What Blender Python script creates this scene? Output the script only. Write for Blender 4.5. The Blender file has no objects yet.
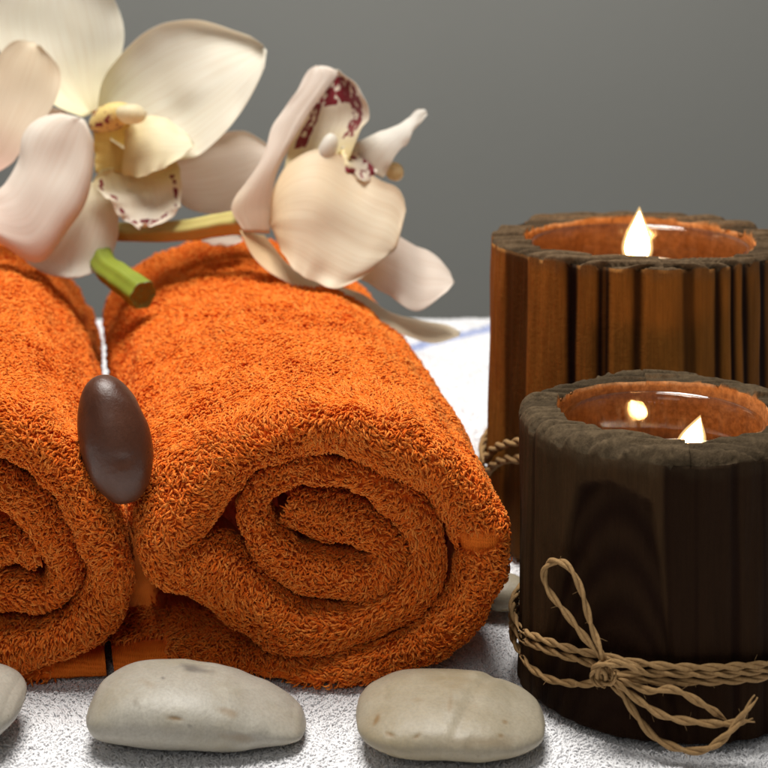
import bpy, math, random
import numpy as np
from mathutils import Vector

rng = np.random.default_rng(7)
random.seed(7)
sc = bpy.context.scene
COL = sc.collection
PI = math.pi

# ------------------------------------------------------------------ view set-up (metres)
F, YH, H = 1600.0, -60.0, 0.241          # focal length and horizon row in photo pixels, camera height


def at(px, py, D):
    """point seen at photo pixel (px, py) lying D metres in front of the lens"""
    return np.array([(px - 384.0) / F * D, D, H - (py - YH) / F * D])


def at_many(px, py, D):
    return np.stack([(px - 384.0) / F * D, D + 0 * px, H - (py - YH) / F * D], -1)


# ------------------------------------------------------------------ helpers
def _h(ix, iy, iz):
    n = (ix * 374761393 + iy * 668265263 + iz * 2147483647 % 1274126177) & 0xFFFFFFFF
    n = ((n ^ (n >> 13)) * 1274126177) & 0xFFFFFFFF
    return ((n ^ (n >> 16)) & 0xFFFF) / 65535.0


def vnoise(P, scale=1.0, seed=0):
    """value noise, P (...,3) -> -1..1"""
    Q = np.asarray(P, float) * scale + seed * 17.31 + 1000.0
    I = np.floor(Q).astype(np.int64)
    f = Q - I
    f = f * f * (3 - 2 * f)
    x, y, z = I[..., 0], I[..., 1], I[..., 2]
    fx, fy, fz = f[..., 0], f[..., 1], f[..., 2]

    def L(a, b, t):
        return a + (b - a) * t
    c = [[[_h(x + i, y + j, z + k) for k in (0, 1)] for j in (0, 1)] for i in (0, 1)]
    v = L(L(L(c[0][0][0], c[1][0][0], fx), L(c[0][1][0], c[1][1][0], fx), fy),
          L(L(c[0][0][1], c[1][0][1], fx), L(c[0][1][1], c[1][1][1], fx), fy), fz)
    return v * 2 - 1


def mesh(name, V, quads=None, tris=None, smooth=True, attrs=None, mats=(), uv=None, parent=None, midx=None):
    me = bpy.data.meshes.new(name)
    V = np.asarray(V, np.float32)
    fs = []
    if quads is not None and len(quads):
        fs.append((np.asarray(quads, np.int32), 4))
    if tris is not None and len(tris):
        fs.append((np.asarray(tris, np.int32), 3))
    loops = np.concatenate([f.ravel() for f, _ in fs])
    starts, s0 = [], 0
    for f, k in fs:
        starts.append(s0 + np.arange(len(f)) * k)
        s0 += len(f) * k
    starts = np.concatenate(starts).astype(np.int32)
    me.vertices.add(len(V))
    me.vertices.foreach_set('co', V.ravel())
    me.loops.add(len(loops))
    me.loops.foreach_set('vertex_index', loops)
    me.polygons.add(len(starts))
    me.polygons.foreach_set('loop_start', starts)
    me.polygons.foreach_set('use_smooth', np.full(len(starts), smooth))
    if midx is not None:
        me.polygons.foreach_set('material_index', np.asarray(midx, np.int32))
    me.update(calc_edges=True)
    me.validate()
    for k, a in (attrs or {}).items():
        at_ = me.attributes.new(k, 'FLOAT', 'POINT')
        at_.data.foreach_set('value', np.asarray(a, np.float32))
    if uv is not None:
        l = me.uv_layers.new(name='UVMap')
        li = np.empty(len(me.loops), np.int32)
        me.loops.foreach_get('vertex_index', li)
        l.data.foreach_set('uv', np.asarray(uv, np.float32)[li].ravel())
    for m in mats:
        me.materials.append(m)
    o = bpy.data.objects.new(name, me)
    COL.objects.link(o)
    if parent is not None:
        o.parent = parent
    return o


def grid_quads(n, m, wrap_n=False, wrap_m=False, flip=False):
    """index n x m grid -> quads"""
    i = np.arange(n if wrap_n else n - 1)
    j = np.arange(m if wrap_m else m - 1)
    I, J = np.meshgrid(i, j, indexing='ij')
    I2, J2 = (I + 1) % n, (J + 1) % m
    q = np.stack([I * m + J, I2 * m + J, I2 * m + J2, I * m + J2], -1).reshape(-1, 4)
    return q[:, ::-1] if flip else q


def catmull(P, n):
    P = np.asarray(P, float)
    Q = np.vstack([2 * P[0] - P[1], P, 2 * P[-1] - P[-2]])
    m = len(P) - 1
    t = np.linspace(0, m - 1e-6, n)
    i = np.floor(t).astype(int)
    f = (t - i)[:, None]
    a, b, c, d = Q[i], Q[i + 1], Q[i + 2], Q[i + 3]
    return 0.5 * ((2 * b) + (-a + c) * f + (2 * a - 5 * b + 4 * c - d) * f ** 2 + (-a + 3 * b - 3 * c + d) * f ** 3)


def even(P, n, dims=None):
    """dense catmull, then even arc-length resample"""
    Q = catmull(P, 40 * len(P))
    d = Q if dims is None else Q[:, :dims]
    s = np.r_[0, np.cumsum(np.linalg.norm(np.diff(d, axis=0), axis=1))]
    t = np.linspace(0, s[-1], n)
    return np.stack([np.interp(t, s, Q[:, k]) for k in range(Q.shape[1])], -1)


def smooth1(a, k=3, it=1):
    for _ in range(it):
        p = np.pad(a, ((k, k),) + ((0, 0),) * (a.ndim - 1), mode='edge')
        a = np.mean([p[i:i + len(a)] for i in range(2 * k + 1)], axis=0)
    return a


def unit(v):
    return v / (np.linalg.norm(v, axis=-1, keepdims=True) + 1e-12)


def sample_tris(V, q, n_per_w, wfun):
    """scatter points on quads; wfun(centres)-> density per m2"""
    T = np.concatenate([q[:, [0, 1, 2]], q[:, [0, 2, 3]]])
    a, b, c = V[T[:, 0]], V[T[:, 1]], V[T[:, 2]]
    cr = np.cross(b - a, c - a)
    area = 0.5 * np.linalg.norm(cr, axis=1)
    w = area * wfun((a + b + c) / 3, T)
    n = int(w.sum() * n_per_w)
    idx = rng.choice(len(T), n, p=w / w.sum())
    u, v = rng.random(n), rng.random(n)
    k = u + v > 1
    u[k], v[k] = 1 - u[k], 1 - v[k]
    P = a[idx] + (b - a)[idx] * u[:, None] + (c - a)[idx] * v[:, None]
    return P, unit(cr[idx]), idx


def tufts(P, N, L, R, lean=0.8, flow=None, sides=4):
    """bent blunt yarn loops standing on points P with normals N"""
    n = len(P)
    rnd = rng.normal(size=(n, 3))
    T = rnd if flow is None else rnd * 0.42 + flow
    T = unit(T - N * np.sum(T * N, 1, keepdims=True))
    B = np.cross(N, T)
    L = L * rng.uniform(0.7, 1.25, n)
    R = R * rng.uniform(0.8, 1.2, n)
    ln = lean * rng.uniform(0.5, 1.3, n)
    cu = rng.normal(0, 0.22, n)
    hs = (-0.25, 0.40, 0.76, 0.92, 0.84)
    ls = (0.0, 0.10, 0.38, 0.74, 1.02)
    cs = (0.0, 0.35, 0.6, 0.2, -0.5)
    rs = (0.9, 1.05, 1.08, 0.95, 0.5)
    C = [P + N * (L * h)[:, None] + T * (L * ln * l)[:, None] + B * (L * cu * c_)[:, None]
         for h, l, c_ in zip(hs, ls, cs)]
    V = []
    for k, r in enumerate(rs):
        d = unit(C[min(k + 1, 4)] - C[max(k - 1, 0)])
        U = unit(np.cross(d, B))
        for s in range(sides):
            a = 2 * PI * s / sides + k * 0.5
            V.append(C[k] + (B * math.cos(a) + U * math.sin(a)) * (R * r)[:, None])
    K = 5 * sides
    V = np.stack(V, 1).reshape(-1, 3)
    base = (np.arange(n) * K)[:, None, None]
    q = []
    for k in range(4):
        for s in range(sides):
            s2 = (s + 1) % sides
            q.append([k * sides + s, k * sides + s2, (k + 1) * sides + s2, (k + 1) * sides + s])
    q = (base + np.array(q)[None]).reshape(-1, 4)
    cap = (base[:, :, 0] + np.array([[4 * sides + s for s in range(4)]]))
    return V, np.concatenate([q, cap]), np.repeat(rng.random(n), K)


def tube(path, r, sides=10, cap=True):
    """(n,3) path with radius scalar/array -> V, quads"""
    n = len(path)
    r = np.broadcast_to(np.asarray(r, float), (n,))
    d = unit(np.gradient(path, axis=0))
    up = np.array([0.0, 0.0, 1.0]) if abs(d[0][2]) < 0.9 else np.array([1.0, 0, 0])
    U = [unit(np.cross(d[0], up))]
    for i in range(1, n):
        u = U[-1] - d[i] * np.dot(U[-1], d[i])
        U.append(unit(u))
    U = np.array(U)
    W = np.cross(d, U)
    a = np.arange(sides) * 2 * PI / sides
    V = path[:, None] + (U[:, None] * np.cos(a)[None, :, None] + W[:, None] * np.sin(a)[None, :, None]) * r[:, None, None]
    V = V.reshape(-1, 3)
    q = grid_quads(n, sides, wrap_m=True)
    t = []
    if cap:
        V = np.vstack([V, path[0], path[-1]])
        for s in range(sides):
            t.append([len(V) - 2, s, (s + 1) % sides])
            t.append([len(V) - 1, (n - 1) * sides + (s + 1) % sides, (n - 1) * sides + s])
    return V, q, np.array(t, int).reshape(-1, 3), U, W


def join(parts):
    V, Q, T, o = [], [], [], 0
    for v, q, t in parts:
        V.append(v)
        if q is not None and len(q):
            Q.append(np.asarray(q) + o)
        if t is not None and len(t):
            T.append(np.asarray(t) + o)
        o += len(v)
    return np.vstack(V), (np.vstack(Q) if Q else None), (np.vstack(T) if T else None)


def lathe(prof, c, n=96):
    a = np.arange(n) * 2 * PI / n
    prof = np.asarray(prof, float)
    V = np.stack([c[0] + prof[:, None, 0] * np.sin(a), c[1] - prof[:, None, 0] * np.cos(a),
                  c[2] + prof[:, None, 1] + 0 * a], -1).reshape(-1, 3)
    return V, grid_quads(len(prof), n, wrap_m=True)


def empty(name, loc, label, cat, group=None):
    o = bpy.data.objects.new(name, None)
    COL.objects.link(o)
    o.location = loc
    bpy.context.view_layer.update()
    tag(o, label, cat, group)
    return o


def tag(o, label, cat, group=None):
    o['label'] = label
    o['category'] = cat
    if group:
        o['group'] = group


def under(child, parent):
    """parent a mesh modelled in world space under a thing"""
    child.parent = parent
    child.matrix_parent_inverse = parent.matrix_world.inverted() if parent.type == 'EMPTY' or True else None
    return child


# ------------------------------------------------------------------ materials
def mat(name):
    m = bpy.data.materials.new(name)
    m.use_nodes = True
    nt = m.node_tree
    b = nt.nodes['Principled BSDF']
    return m, nt, b, nt.nodes['Material Output']


def nd(nt, typ, **kw):
    n = nt.nodes.new(typ)
    for k, v in kw.items():
        if k in n.inputs:
            n.inputs[k].default_value = v
        else:
            setattr(n, k, v)
    return n


def ramp(nt, stops, fac=None):
    r = nt.nodes.new('ShaderNodeValToRGB')
    el = r.color_ramp.elements
    while len(el) < len(stops):
        el.new(0.5)
    for e, (p, c) in zip(el, stops):
        e.position = p
        e.color = (*c, 1) if len(c) == 3 else c
    if fac is not None:
        nt.links.new(fac, r.inputs[0])
    return r


def attr(nt, name):
    n = nt.nodes.new('ShaderNodeAttribute')
    n.attribute_name = name
    return n.outputs['Fac']


def mixc(nt, f, a, b, blend='MIX'):
    n = nt.nodes.new('ShaderNodeMix')
    n.data_type = 'RGBA'
    n.blend_type = blend
    for sock, v in ((n.inputs[0], f), (n.inputs[6], a), (n.inputs[7], b)):
        if hasattr(v, 'is_output'):
            nt.links.new(v, sock)
        else:
            sock.default_value = v if isinstance(v, (int, float)) else (*v, 1)
    return n.outputs[2]


def texco(nt, scale=(1, 1, 1), out='Object'):
    t = nt.nodes.new('ShaderNodeTexCoord')
    m = nt.nodes.new('ShaderNodeMapping')
    m.inputs['Scale'].default_value = scale
    nt.links.new(t.outputs[out], m.inputs[0])
    return m.outputs[0]


def noise(nt, vec, scale, detail=4, rough=0.55):
    n = nd(nt, 'ShaderNodeTexNoise', Scale=scale, Detail=detail, Roughness=rough)
    nt.links.new(vec, n.inputs['Vector'])
    return n.outputs['Fac']


def bump(nt, b, h, dist=0.001, strength=0.5):
    n = nd(nt, 'ShaderNodeBump', Strength=strength, Distance=dist)
    nt.links.new(h, n.inputs['Height'])
    nt.links.new(n.outputs[0], b.inputs['Normal'])


def terry_mat(name, dark, mid, light, sheen_tint, stripe=False, trans=0.15):
    m, nt, b, out = mat(name)
    r = ramp(nt, [(0, dark), (0.5, mid), (1, light)], attr(nt, 'rnd'))
    col = r.outputs[0]
    if stripe:
        col = mixc(nt, attr(nt, 'stripe'), col, (0.13, 0.24, 0.62))
    nt.links.new(col, b.inputs['Base Color'])
    b.inputs['Roughness'].default_value = 0.9
    b.inputs['Specular IOR Level'].default_value = 0.15
    b.inputs['Sheen Weight'].default_value = 0.25
    b.inputs['Sheen Roughness'].default_value = 0.5
    b.inputs['Sheen Tint'].default_value = (*sheen_tint, 1)
    f = noise(nt, texco(nt), 2600, 2)
    bump(nt, b, f, 0.0003, 0.5)
    tr = nd(nt, 'ShaderNodeBsdfTranslucent')
    nt.links.new(col, tr.inputs[0])
    mx = nd(nt, 'ShaderNodeMixShader')
    tm = nd(nt, 'ShaderNodeMath', operation='MULTIPLY')
    nt.links.new(attr(nt, 'loop'), tm.inputs[0])
    tm.inputs[1].default_value = trans
    nt.links.new(tm.outputs[0], mx.inputs[0])
    nt.links.new(b.outputs[0], mx.inputs[1])
    nt.links.new(tr.outputs[0], mx.inputs[2])
    nt.links.new(mx.outputs[0], out.inputs[0])
    return m


M_ORANGE = terry_mat('orange_terry', (0.82, 0.146, 0.008), (0.91, 0.214, 0.019), (0.95, 0.32, 0.055), (1, 0.6, 0.25))
M_WHITE = terry_mat('white_terry', (0.87, 0.87, 0.885), (0.89, 0.89, 0.905), (0.91, 0.91, 0.92), (1, 1, 1), True, 0.0)


def weave_mat():
    m, nt, b, _ = mat('orange_flat_weave')
    v = texco(nt)
    w = nd(nt, 'ShaderNodeTexWave', Scale=260, Distortion=2.5, Detail=2)
    w.bands_direction = 'Z'
    nt.links.new(v, w.inputs['Vector'])
    w2 = nd(nt, 'ShaderNodeTexWave', Scale=420, Distortion=1.0)
    w2.bands_direction = 'X'
    nt.links.new(v, w2.inputs['Vector'])
    mx = nd(nt, 'ShaderNodeMath', operation='MULTIPLY')
    nt.links.new(w.outputs['Fac'], mx.inputs[0])
    nt.links.new(w2.outputs['Fac'], mx.inputs[1])
    c = mixc(nt, noise(nt, v, 500, 3), (0.70, 0.135, 0.009), (0.84, 0.20, 0.016))
    nt.links.new(c, b.inputs['Base Color'])
    b.inputs['Roughness'].default_value = 0.8
    b.inputs['Specular IOR Level'].default_value = 0.2
    bump(nt, b, mx.outputs[0], 0.0004, 0.6)
    return m


M_WEAVE = weave_mat()


def stone_mat(name, base, stain, dark, rough, spec=0.5, sss=0.0, speck=0.0):
    m, nt, b, _ = mat(name)
    v = texco(nt)
    n1 = noise(nt, v, 34, 6, 0.62)
    n2 = noise(nt, v, 85, 5, 0.6)
    n3 = noise(nt, v, 420, 3, 0.7)
    c = mixc(nt, ramp(nt, [(0.46, (0, 0, 0)), (0.70, (1, 1, 1))], n1).outputs[0], base, stain)
    c = mixc(nt, ramp(nt, [(0.64, (0, 0, 0)), (0.74, (0.55, 0.55, 0.55))], n2).outputs[0], c, dark)
    if speck:
        c = mixc(nt, ramp(nt, [(0.70, (0, 0, 0)), (0.76, (speck,) * 3)], n3).outputs[0], c, dark)
    gr = noise(nt, v, 1100, 3, 0.75)
    c = mixc(nt, ramp(nt, [(0.40, (0, 0, 0)), (0.72, (0.55, 0.55, 0.55))], gr).outputs[0], c, tuple(x * 0.62 for x in base))
    vn = nd(nt, 'ShaderNodeTexWave', Scale=26, Distortion=14, Detail=4)
    nt.links.new(v, vn.inputs['Vector'])
    c = mixc(nt, ramp(nt, [(0.93, (0, 0, 0)), (1.0, (0.09, 0.09, 0.09))], vn.outputs['Fac']).outputs[0], c, tuple(min(1, x * 1.5) for x in base))
    c = mixc(nt, attr(nt, 'smudge'), c, (0.115, 0.105, 0.09))
    c = mixc(nt, attr(nt, 'rust'), c, (0.19, 0.115, 0.045))
    nt.links.new(c, b.inputs['Base Color'])
    rr = ramp(nt, [(0.3, (rough - 0.08,) * 3), (0.7, (rough + 0.12,) * 3)], n2)
    nt.links.new(rr.outputs[0], b.inputs['Roughness'])
    b.inputs['Specular IOR Level'].default_value = spec
    if sss:
        b.inputs['Subsurface Weight'].default_value = sss
        b.inputs['Subsurface Radius'].default_value = (0.004, 0.003, 0.002)
        b.inputs['Subsurface Scale'].default_value = 1.0
    bump(nt, b, noise(nt, v, 380, 7, 0.68), 0.0006, 0.4)
    return m


M_STONE = stone_mat('pale_river_stone', (0.34, 0.315, 0.26), (0.27, 0.235, 0.16), (0.15, 0.12, 0.08), 0.42, 0.4, 0.06, 0.8)
M_STONE_B = stone_mat('beige_river_stone', (0.32, 0.28, 0.205), (0.26, 0.21, 0.125), (0.15, 0.11, 0.06), 0.44, 0.4, 0.06, 0.8)
M_BROWN = stone_mat('brown_polished_stone', (0.095, 0.033, 0.016), (0.055, 0.018, 0.009), (0.10, 0.045, 0.025), 0.30, 0.45, 0, 0.3)


def wood_mat(name, amber, burnt, grey):
    m, nt, b, _ = mat(name)
    fine = noise(nt, texco(nt, (1, 1, 0.05)), 900, 4, 0.6)
    mott = noise(nt, texco(nt, (1, 1, 0.25)), 90, 5, 0.6)
    mot2 = noise(nt, texco(nt, (1, 1, 1)), 420, 4, 0.7)
    c1 = mixc(nt, ramp(nt, [(0.3, (0, 0, 0)), (0.75, (1, 1, 1))], mott).outputs[0], amber, tuple(x * 0.55 for x in amber))
    c1 = mixc(nt, ramp(nt, [(0.4, (0, 0, 0)), (0.8, (0.6, 0.6, 0.6))], fine).outputs[0], c1, tuple(x * 0.4 for x in amber))
    c = mixc(nt, attr(nt, 'dark'), c1, burnt)
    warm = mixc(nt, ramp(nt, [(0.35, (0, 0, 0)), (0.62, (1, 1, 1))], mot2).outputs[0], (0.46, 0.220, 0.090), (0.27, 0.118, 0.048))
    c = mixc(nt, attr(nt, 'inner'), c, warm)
    g = mixc(nt, ramp(nt, [(0.35, (0, 0, 0)), (0.7, (1, 1, 1))], mot2).outputs[0], grey, tuple(x * 0.42 for x in grey))
    g = mixc(nt, attr(nt, 'dark'), g, tuple(x * 0.3 for x in grey))
    c = mixc(nt, attr(nt, 'top'), c, g)
    nt.links.new(c, b.inputs['Base Color'])
    b.inputs['Roughness'].default_value = 0.8
    b.inputs['Specular IOR Level'].default_value = 0.06
    mh = nd(nt, 'ShaderNodeMath', operation='MULTIPLY_ADD')
    nt.links.new(mot2, mh.inputs[0])
    mh.inputs[1].default_value = 0.6
    nt.links.new(fine, mh.inputs[2])
    bump(nt, b, mh.outputs[0], 0.0009, 0.6)
    return m


M_WOOD_A = wood_mat('amber_striped_wood', (0.33, 0.122, 0.020), (0.010, 0.0036, 0.0018), (0.130, 0.088, 0.050))
M_WOOD_B = wood_mat('burnt_dark_wood', (0.055, 0.028, 0.011), (0.0115, 0.0043, 0.0018), (0.115, 0.080, 0.045))


def jute_mat():
    m, nt, b, _ = mat('jute_twine')
    f = noise(nt, texco(nt, (1, 1, 1)), 900, 4, 0.7)
    f2 = noise(nt, texco(nt, (1, 1, 1)), 150, 3)
    c = ramp(nt, [(0.25, (0.14, 0.075, 0.028)), (0.55, (0.30, 0.18, 0.068)), (0.8, (0.46, 0.31, 0.155))], f)
    c2 = mixc(nt, f2, c.outputs[0], (0.32, 0.19, 0.08))
    nt.links.new(c2, b.inputs['Base Color'])
    b.inputs['Roughness'].default_value = 0.75
    b.inputs['Specular IOR Level'].default_value = 0.25
    bump(nt, b, f, 0.0006, 0.8)
    return m


M_JUTE = jute_mat()


def glass_mat():
    m, nt, b, out = mat('thin_clear_glass')
    nt.nodes.remove(b)
    t = nd(nt, 'ShaderNodeBsdfTransparent')
    t.inputs[0].default_value = (0.87, 0.83, 0.78, 1)
    g = nd(nt, 'ShaderNodeBsdfGlossy', Roughness=0.04)
    n = noise(nt, texco(nt, (1, 1, 0.4)), 260, 4, 0.7)
    rr = ramp(nt, [(0.45, (0.03,) * 3), (0.75, (0.22,) * 3)], n)
    nt.links.new(rr.outputs[0], g.inputs['Roughness'])
    fr = nd(nt, 'ShaderNodeFresnel', IOR=1.5)
    ad = nd(nt, 'ShaderNodeMath', operation='ADD')
    nt.links.new(fr.outputs[0], ad.inputs[0])
    ad.inputs[1].default_value = 0.03
    mx = nd(nt, 'ShaderNodeMixShader')
    cl = nd(nt, 'ShaderNodeMath', operation='MINIMUM')
    nt.links.new(ad.outputs[0], cl.inputs[0])
    cl.inputs[1].default_value = 0.22
    nt.links.new(cl.outputs[0], mx.inputs[0])
    nt.links.new(t.outputs[0], mx.inputs[1])
    nt.links.new(g.outputs[0], mx.inputs[2])
    nt.links.new(mx.outputs[0], out.inputs[0])
    return m


M_GLASS = glass_mat()


def simple(name, col, rough=0.5, metal=0.0, sss=0.0, spec=0.5):
    m, nt, b, _ = mat(name)
    v = texco(nt)
    c = mixc(nt, noise(nt, v, 120, 4), col, tuple(x * 0.82 for x in col))
    nt.links.new(c, b.inputs['Base Color'])
    b.inputs['Roughness'].default_value = rough
    b.inputs['Metallic'].default_value = metal
    b.inputs['Specular IOR Level'].default_value = spec
    if sss:
        b.inputs['Subsurface Weight'].default_value = sss
        b.inputs['Subsurface Radius'].default_value = (0.006, 0.003, 0.0015)
        b.inputs['Subsurface Scale'].default_value = 1.0
    return m


M_WAX = simple('white_wax', (0.85, 0.80, 0.70), 0.35, 0, 0.4)
M_ALU = simple('aluminium_cup', (0.75, 0.75, 0.76), 0.3, 1.0)
M_WICK = simple('charred_wick', (0.02, 0.018, 0.015), 0.9)


def flame_mat(name, col, strength, alpha=1.0):
    m, nt, b, out = mat(name)
    nt.nodes.remove(b)
    e = nd(nt, 'ShaderNodeEmission', Strength=strength)
    e.inputs[0].default_value = (*col, 1)
    if alpha < 1:
        t = nd(nt, 'ShaderNodeBsdfTransparent')
        mx = nd(nt, 'ShaderNodeMixShader')
        mx.inputs[0].default_value = alpha
        nt.links.new(t.outputs[0], mx.inputs[1])
        nt.links.new(e.outputs[0], mx.inputs[2])
        nt.links.new(mx.outputs[0], out.inputs[0])
    else:
        nt.links.new(e.outputs[0], out.inputs[0])
    return m


M_FLAME = flame_mat('candle_flame', (1.0, 0.52, 0.17), 115)
M_HALO = flame_mat('candle_flame_edge', (1.0, 0.62, 0.24), 2.4, 0.16)


def petal_mat(name, pale, tint, base, spots=0.0, transl=0.42):
    """uv: u across the petal, v from base to tip"""
    m, nt, b, out = mat(name)
    uvn = nt.nodes.new('ShaderNodeUVMap')
    mp = nt.nodes.new('ShaderNodeMapping')
    mp.inputs['Scale'].default_value = (34, 1.0, 1)
    nt.links.new(uvn.outputs[0], mp.inputs[0])
    vein = noise(nt, mp.outputs[0], 1.6, 4, 0.6)
    sep = nt.nodes.new('ShaderNodeSeparateXYZ')
    nt.links.new(uvn.outputs[0], sep.inputs[0])
    blotch = noise(nt, texco(nt), 30, 3)
    vr = ramp(nt, [(0.0, (1, 1, 1)), (0.42, (0.15, 0.15, 0.15)), (1.0, (0, 0, 0))], sep.outputs[1])
    c = mixc(nt, ramp(nt, [(0.35, (0, 0, 0)), (0.7, (0.75, 0.75, 0.75))], blotch).outputs[0], pale, tint)
    c = mixc(nt, vr.outputs[0], c, base)
    veins = ramp(nt, [(0.44, (0, 0, 0)), (0.64, (0.30, 0.30, 0.30))], vein)
    c = mixc(nt, veins.outputs[0], c, tuple(x * y for x, y in zip(tint, (0.78, 0.66, 0.55))))
    if spots:
        sn = noise(nt, texco(nt), 260, 2, 0.5)
        sn2 = noise(nt, texco(nt), 470, 2, 0.5)
        add = nd(nt, 'ShaderNodeMath', operation='MULTIPLY_ADD')
        nt.links.new(sn2, add.inputs[0])
        add.inputs[1].default_value = 0.45
        nt.links.new(sn, add.inputs[2])
        mul = nd(nt, 'ShaderNodeMath', operation='MULTIPLY')
        nt.links.new(add.outputs[0], mul.inputs[0])
        nt.links.new(attr(nt, 'spot'), mul.inputs[1])
        sp = ramp(nt, [(0.68 / spots, (0, 0, 0)), (0.74 / spots, (1, 1, 1))], mul.outputs[0])
        c = mixc(nt, sp.outputs[0], c, (0.22, 0.012, 0.022))
    nt.links.new(c, b.inputs['Base Color'])
    b.inputs['Roughness'].default_value = 0.5
    b.inputs['Specular IOR Level'].default_value = 0.35
    b.inputs['Sheen Weight'].default_value = 0.15
    bump(nt, b, vein, 0.0006, 0.22)
    tr = nd(nt, 'ShaderNodeBsdfTranslucent')
    nt.links.new(c, tr.inputs[0])
    mx = nd(nt, 'ShaderNodeMixShader')
    mx.inputs[0].default_value = transl
    nt.links.new(b.outputs[0], mx.inputs[1])
    nt.links.new(tr.outputs[0], mx.inputs[2])
    nt.links.new(mx.outputs[0], out.inputs[0])
    return m


M_CREAM = petal_mat('cream_petal', (0.88, 0.86, 0.78), (0.86, 0.82, 0.70), (0.83, 0.79, 0.54))
M_PINK = petal_mat('pink_petal', (0.88, 0.84, 0.76), (0.86, 0.80, 0.71), (0.84, 0.70, 0.61))
M_TAN = petal_mat('warm_petal', (0.90, 0.84, 0.69), (0.89, 0.78, 0.58), (0.85, 0.67, 0.38))
M_BLUSH = petal_mat('blush_petal', (0.88, 0.82, 0.75), (0.86, 0.78, 0.69), (0.83, 0.71, 0.53))
M_LIP = petal_mat('spotted_lip', (0.86, 0.82, 0.74), (0.82, 0.74, 0.60), (0.72, 0.60, 0.25), 1.0, 0.25)
M_PUREWHITE = petal_mat('white_petal', (0.85, 0.84, 0.80), (0.80, 0.78, 0.70), (0.78, 0.74, 0.62))
M_YELLOW = petal_mat('yellow_throat', (0.72, 0.56, 0.18), (0.66, 0.45, 0.10), (0.58, 0.36, 0.06))
M_COLUMN = petal_mat('yellow_column', (0.80, 0.66, 0.26), (0.74, 0.55, 0.18), (0.70, 0.40, 0.10), 0.92, 0.2)


def stem_mat(name, a, b_):
    m, nt, b, _ = mat(name)
    v = texco(nt)
    c = mixc(nt, noise(nt, v, 90, 4), a, b_)
    nt.links.new(c, b.inputs['Base Color'])
    b.inputs['Roughness'].default_value = 0.42
    b.inputs['Subsurface Weight'].default_value = 0.15
    b.inputs['Subsurface Radius'].default_value = (0.002, 0.003, 0.001)
    b.inputs['Subsurface Scale'].default_value = 1.0
    return m


M_STEM = stem_mat('green_stem', (0.25, 0.29, 0.028), (0.15, 0.20, 0.015))
M_STEMCUT = stem_mat('green_stem_cut', (0.20, 0.24, 0.045), (0.10, 0.10, 0.02))
M_PEDICEL = stem_mat('pale_pedicel', (0.55, 0.46, 0.18), (0.42, 0.36, 0.10))

# ------------------------------------------------------------------ setting: wall, table
m, nt, b, _ = mat('grey_painted_wall')
n = noise(nt, texco(nt), 3.0, 4)
nt.links.new(mixc(nt, n, (0.242, 0.244, 0.226), (0.272, 0.274, 0.256)), b.inputs['Base Color'])
b.inputs['Roughness'].default_value = 0.8
bump(nt, b, noise(nt, texco(nt), 240, 4), 0.001, 0.3)
M_WALL = m


def box(name, x0, x1, y0, y1, z0, z1, material):
    V = np.array([[x, y, z] for x in (x0, x1) for y in (y0, y1) for z in (z0, z1)], float)
    q = [[0, 1, 3, 2], [4, 6, 7, 5], [0, 4, 5, 1], [2, 3, 7, 6], [0, 2, 6, 4], [1, 5, 7, 3]]
    return mesh(name, V, q, smooth=False, mats=[material])


w = box('wall', -2.5, 2.5, 1.62, 1.72, -0.75, 1.9, M_WALL)
w['kind'] = 'structure'
M_TABLE = simple('table_wood', (0.20, 0.11, 0.05), 0.5)
tb = box('table', -0.75, 0.75, 0.18, 1.022, -0.045, -0.0075, M_TABLE)
tb['kind'] = 'structure'


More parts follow.
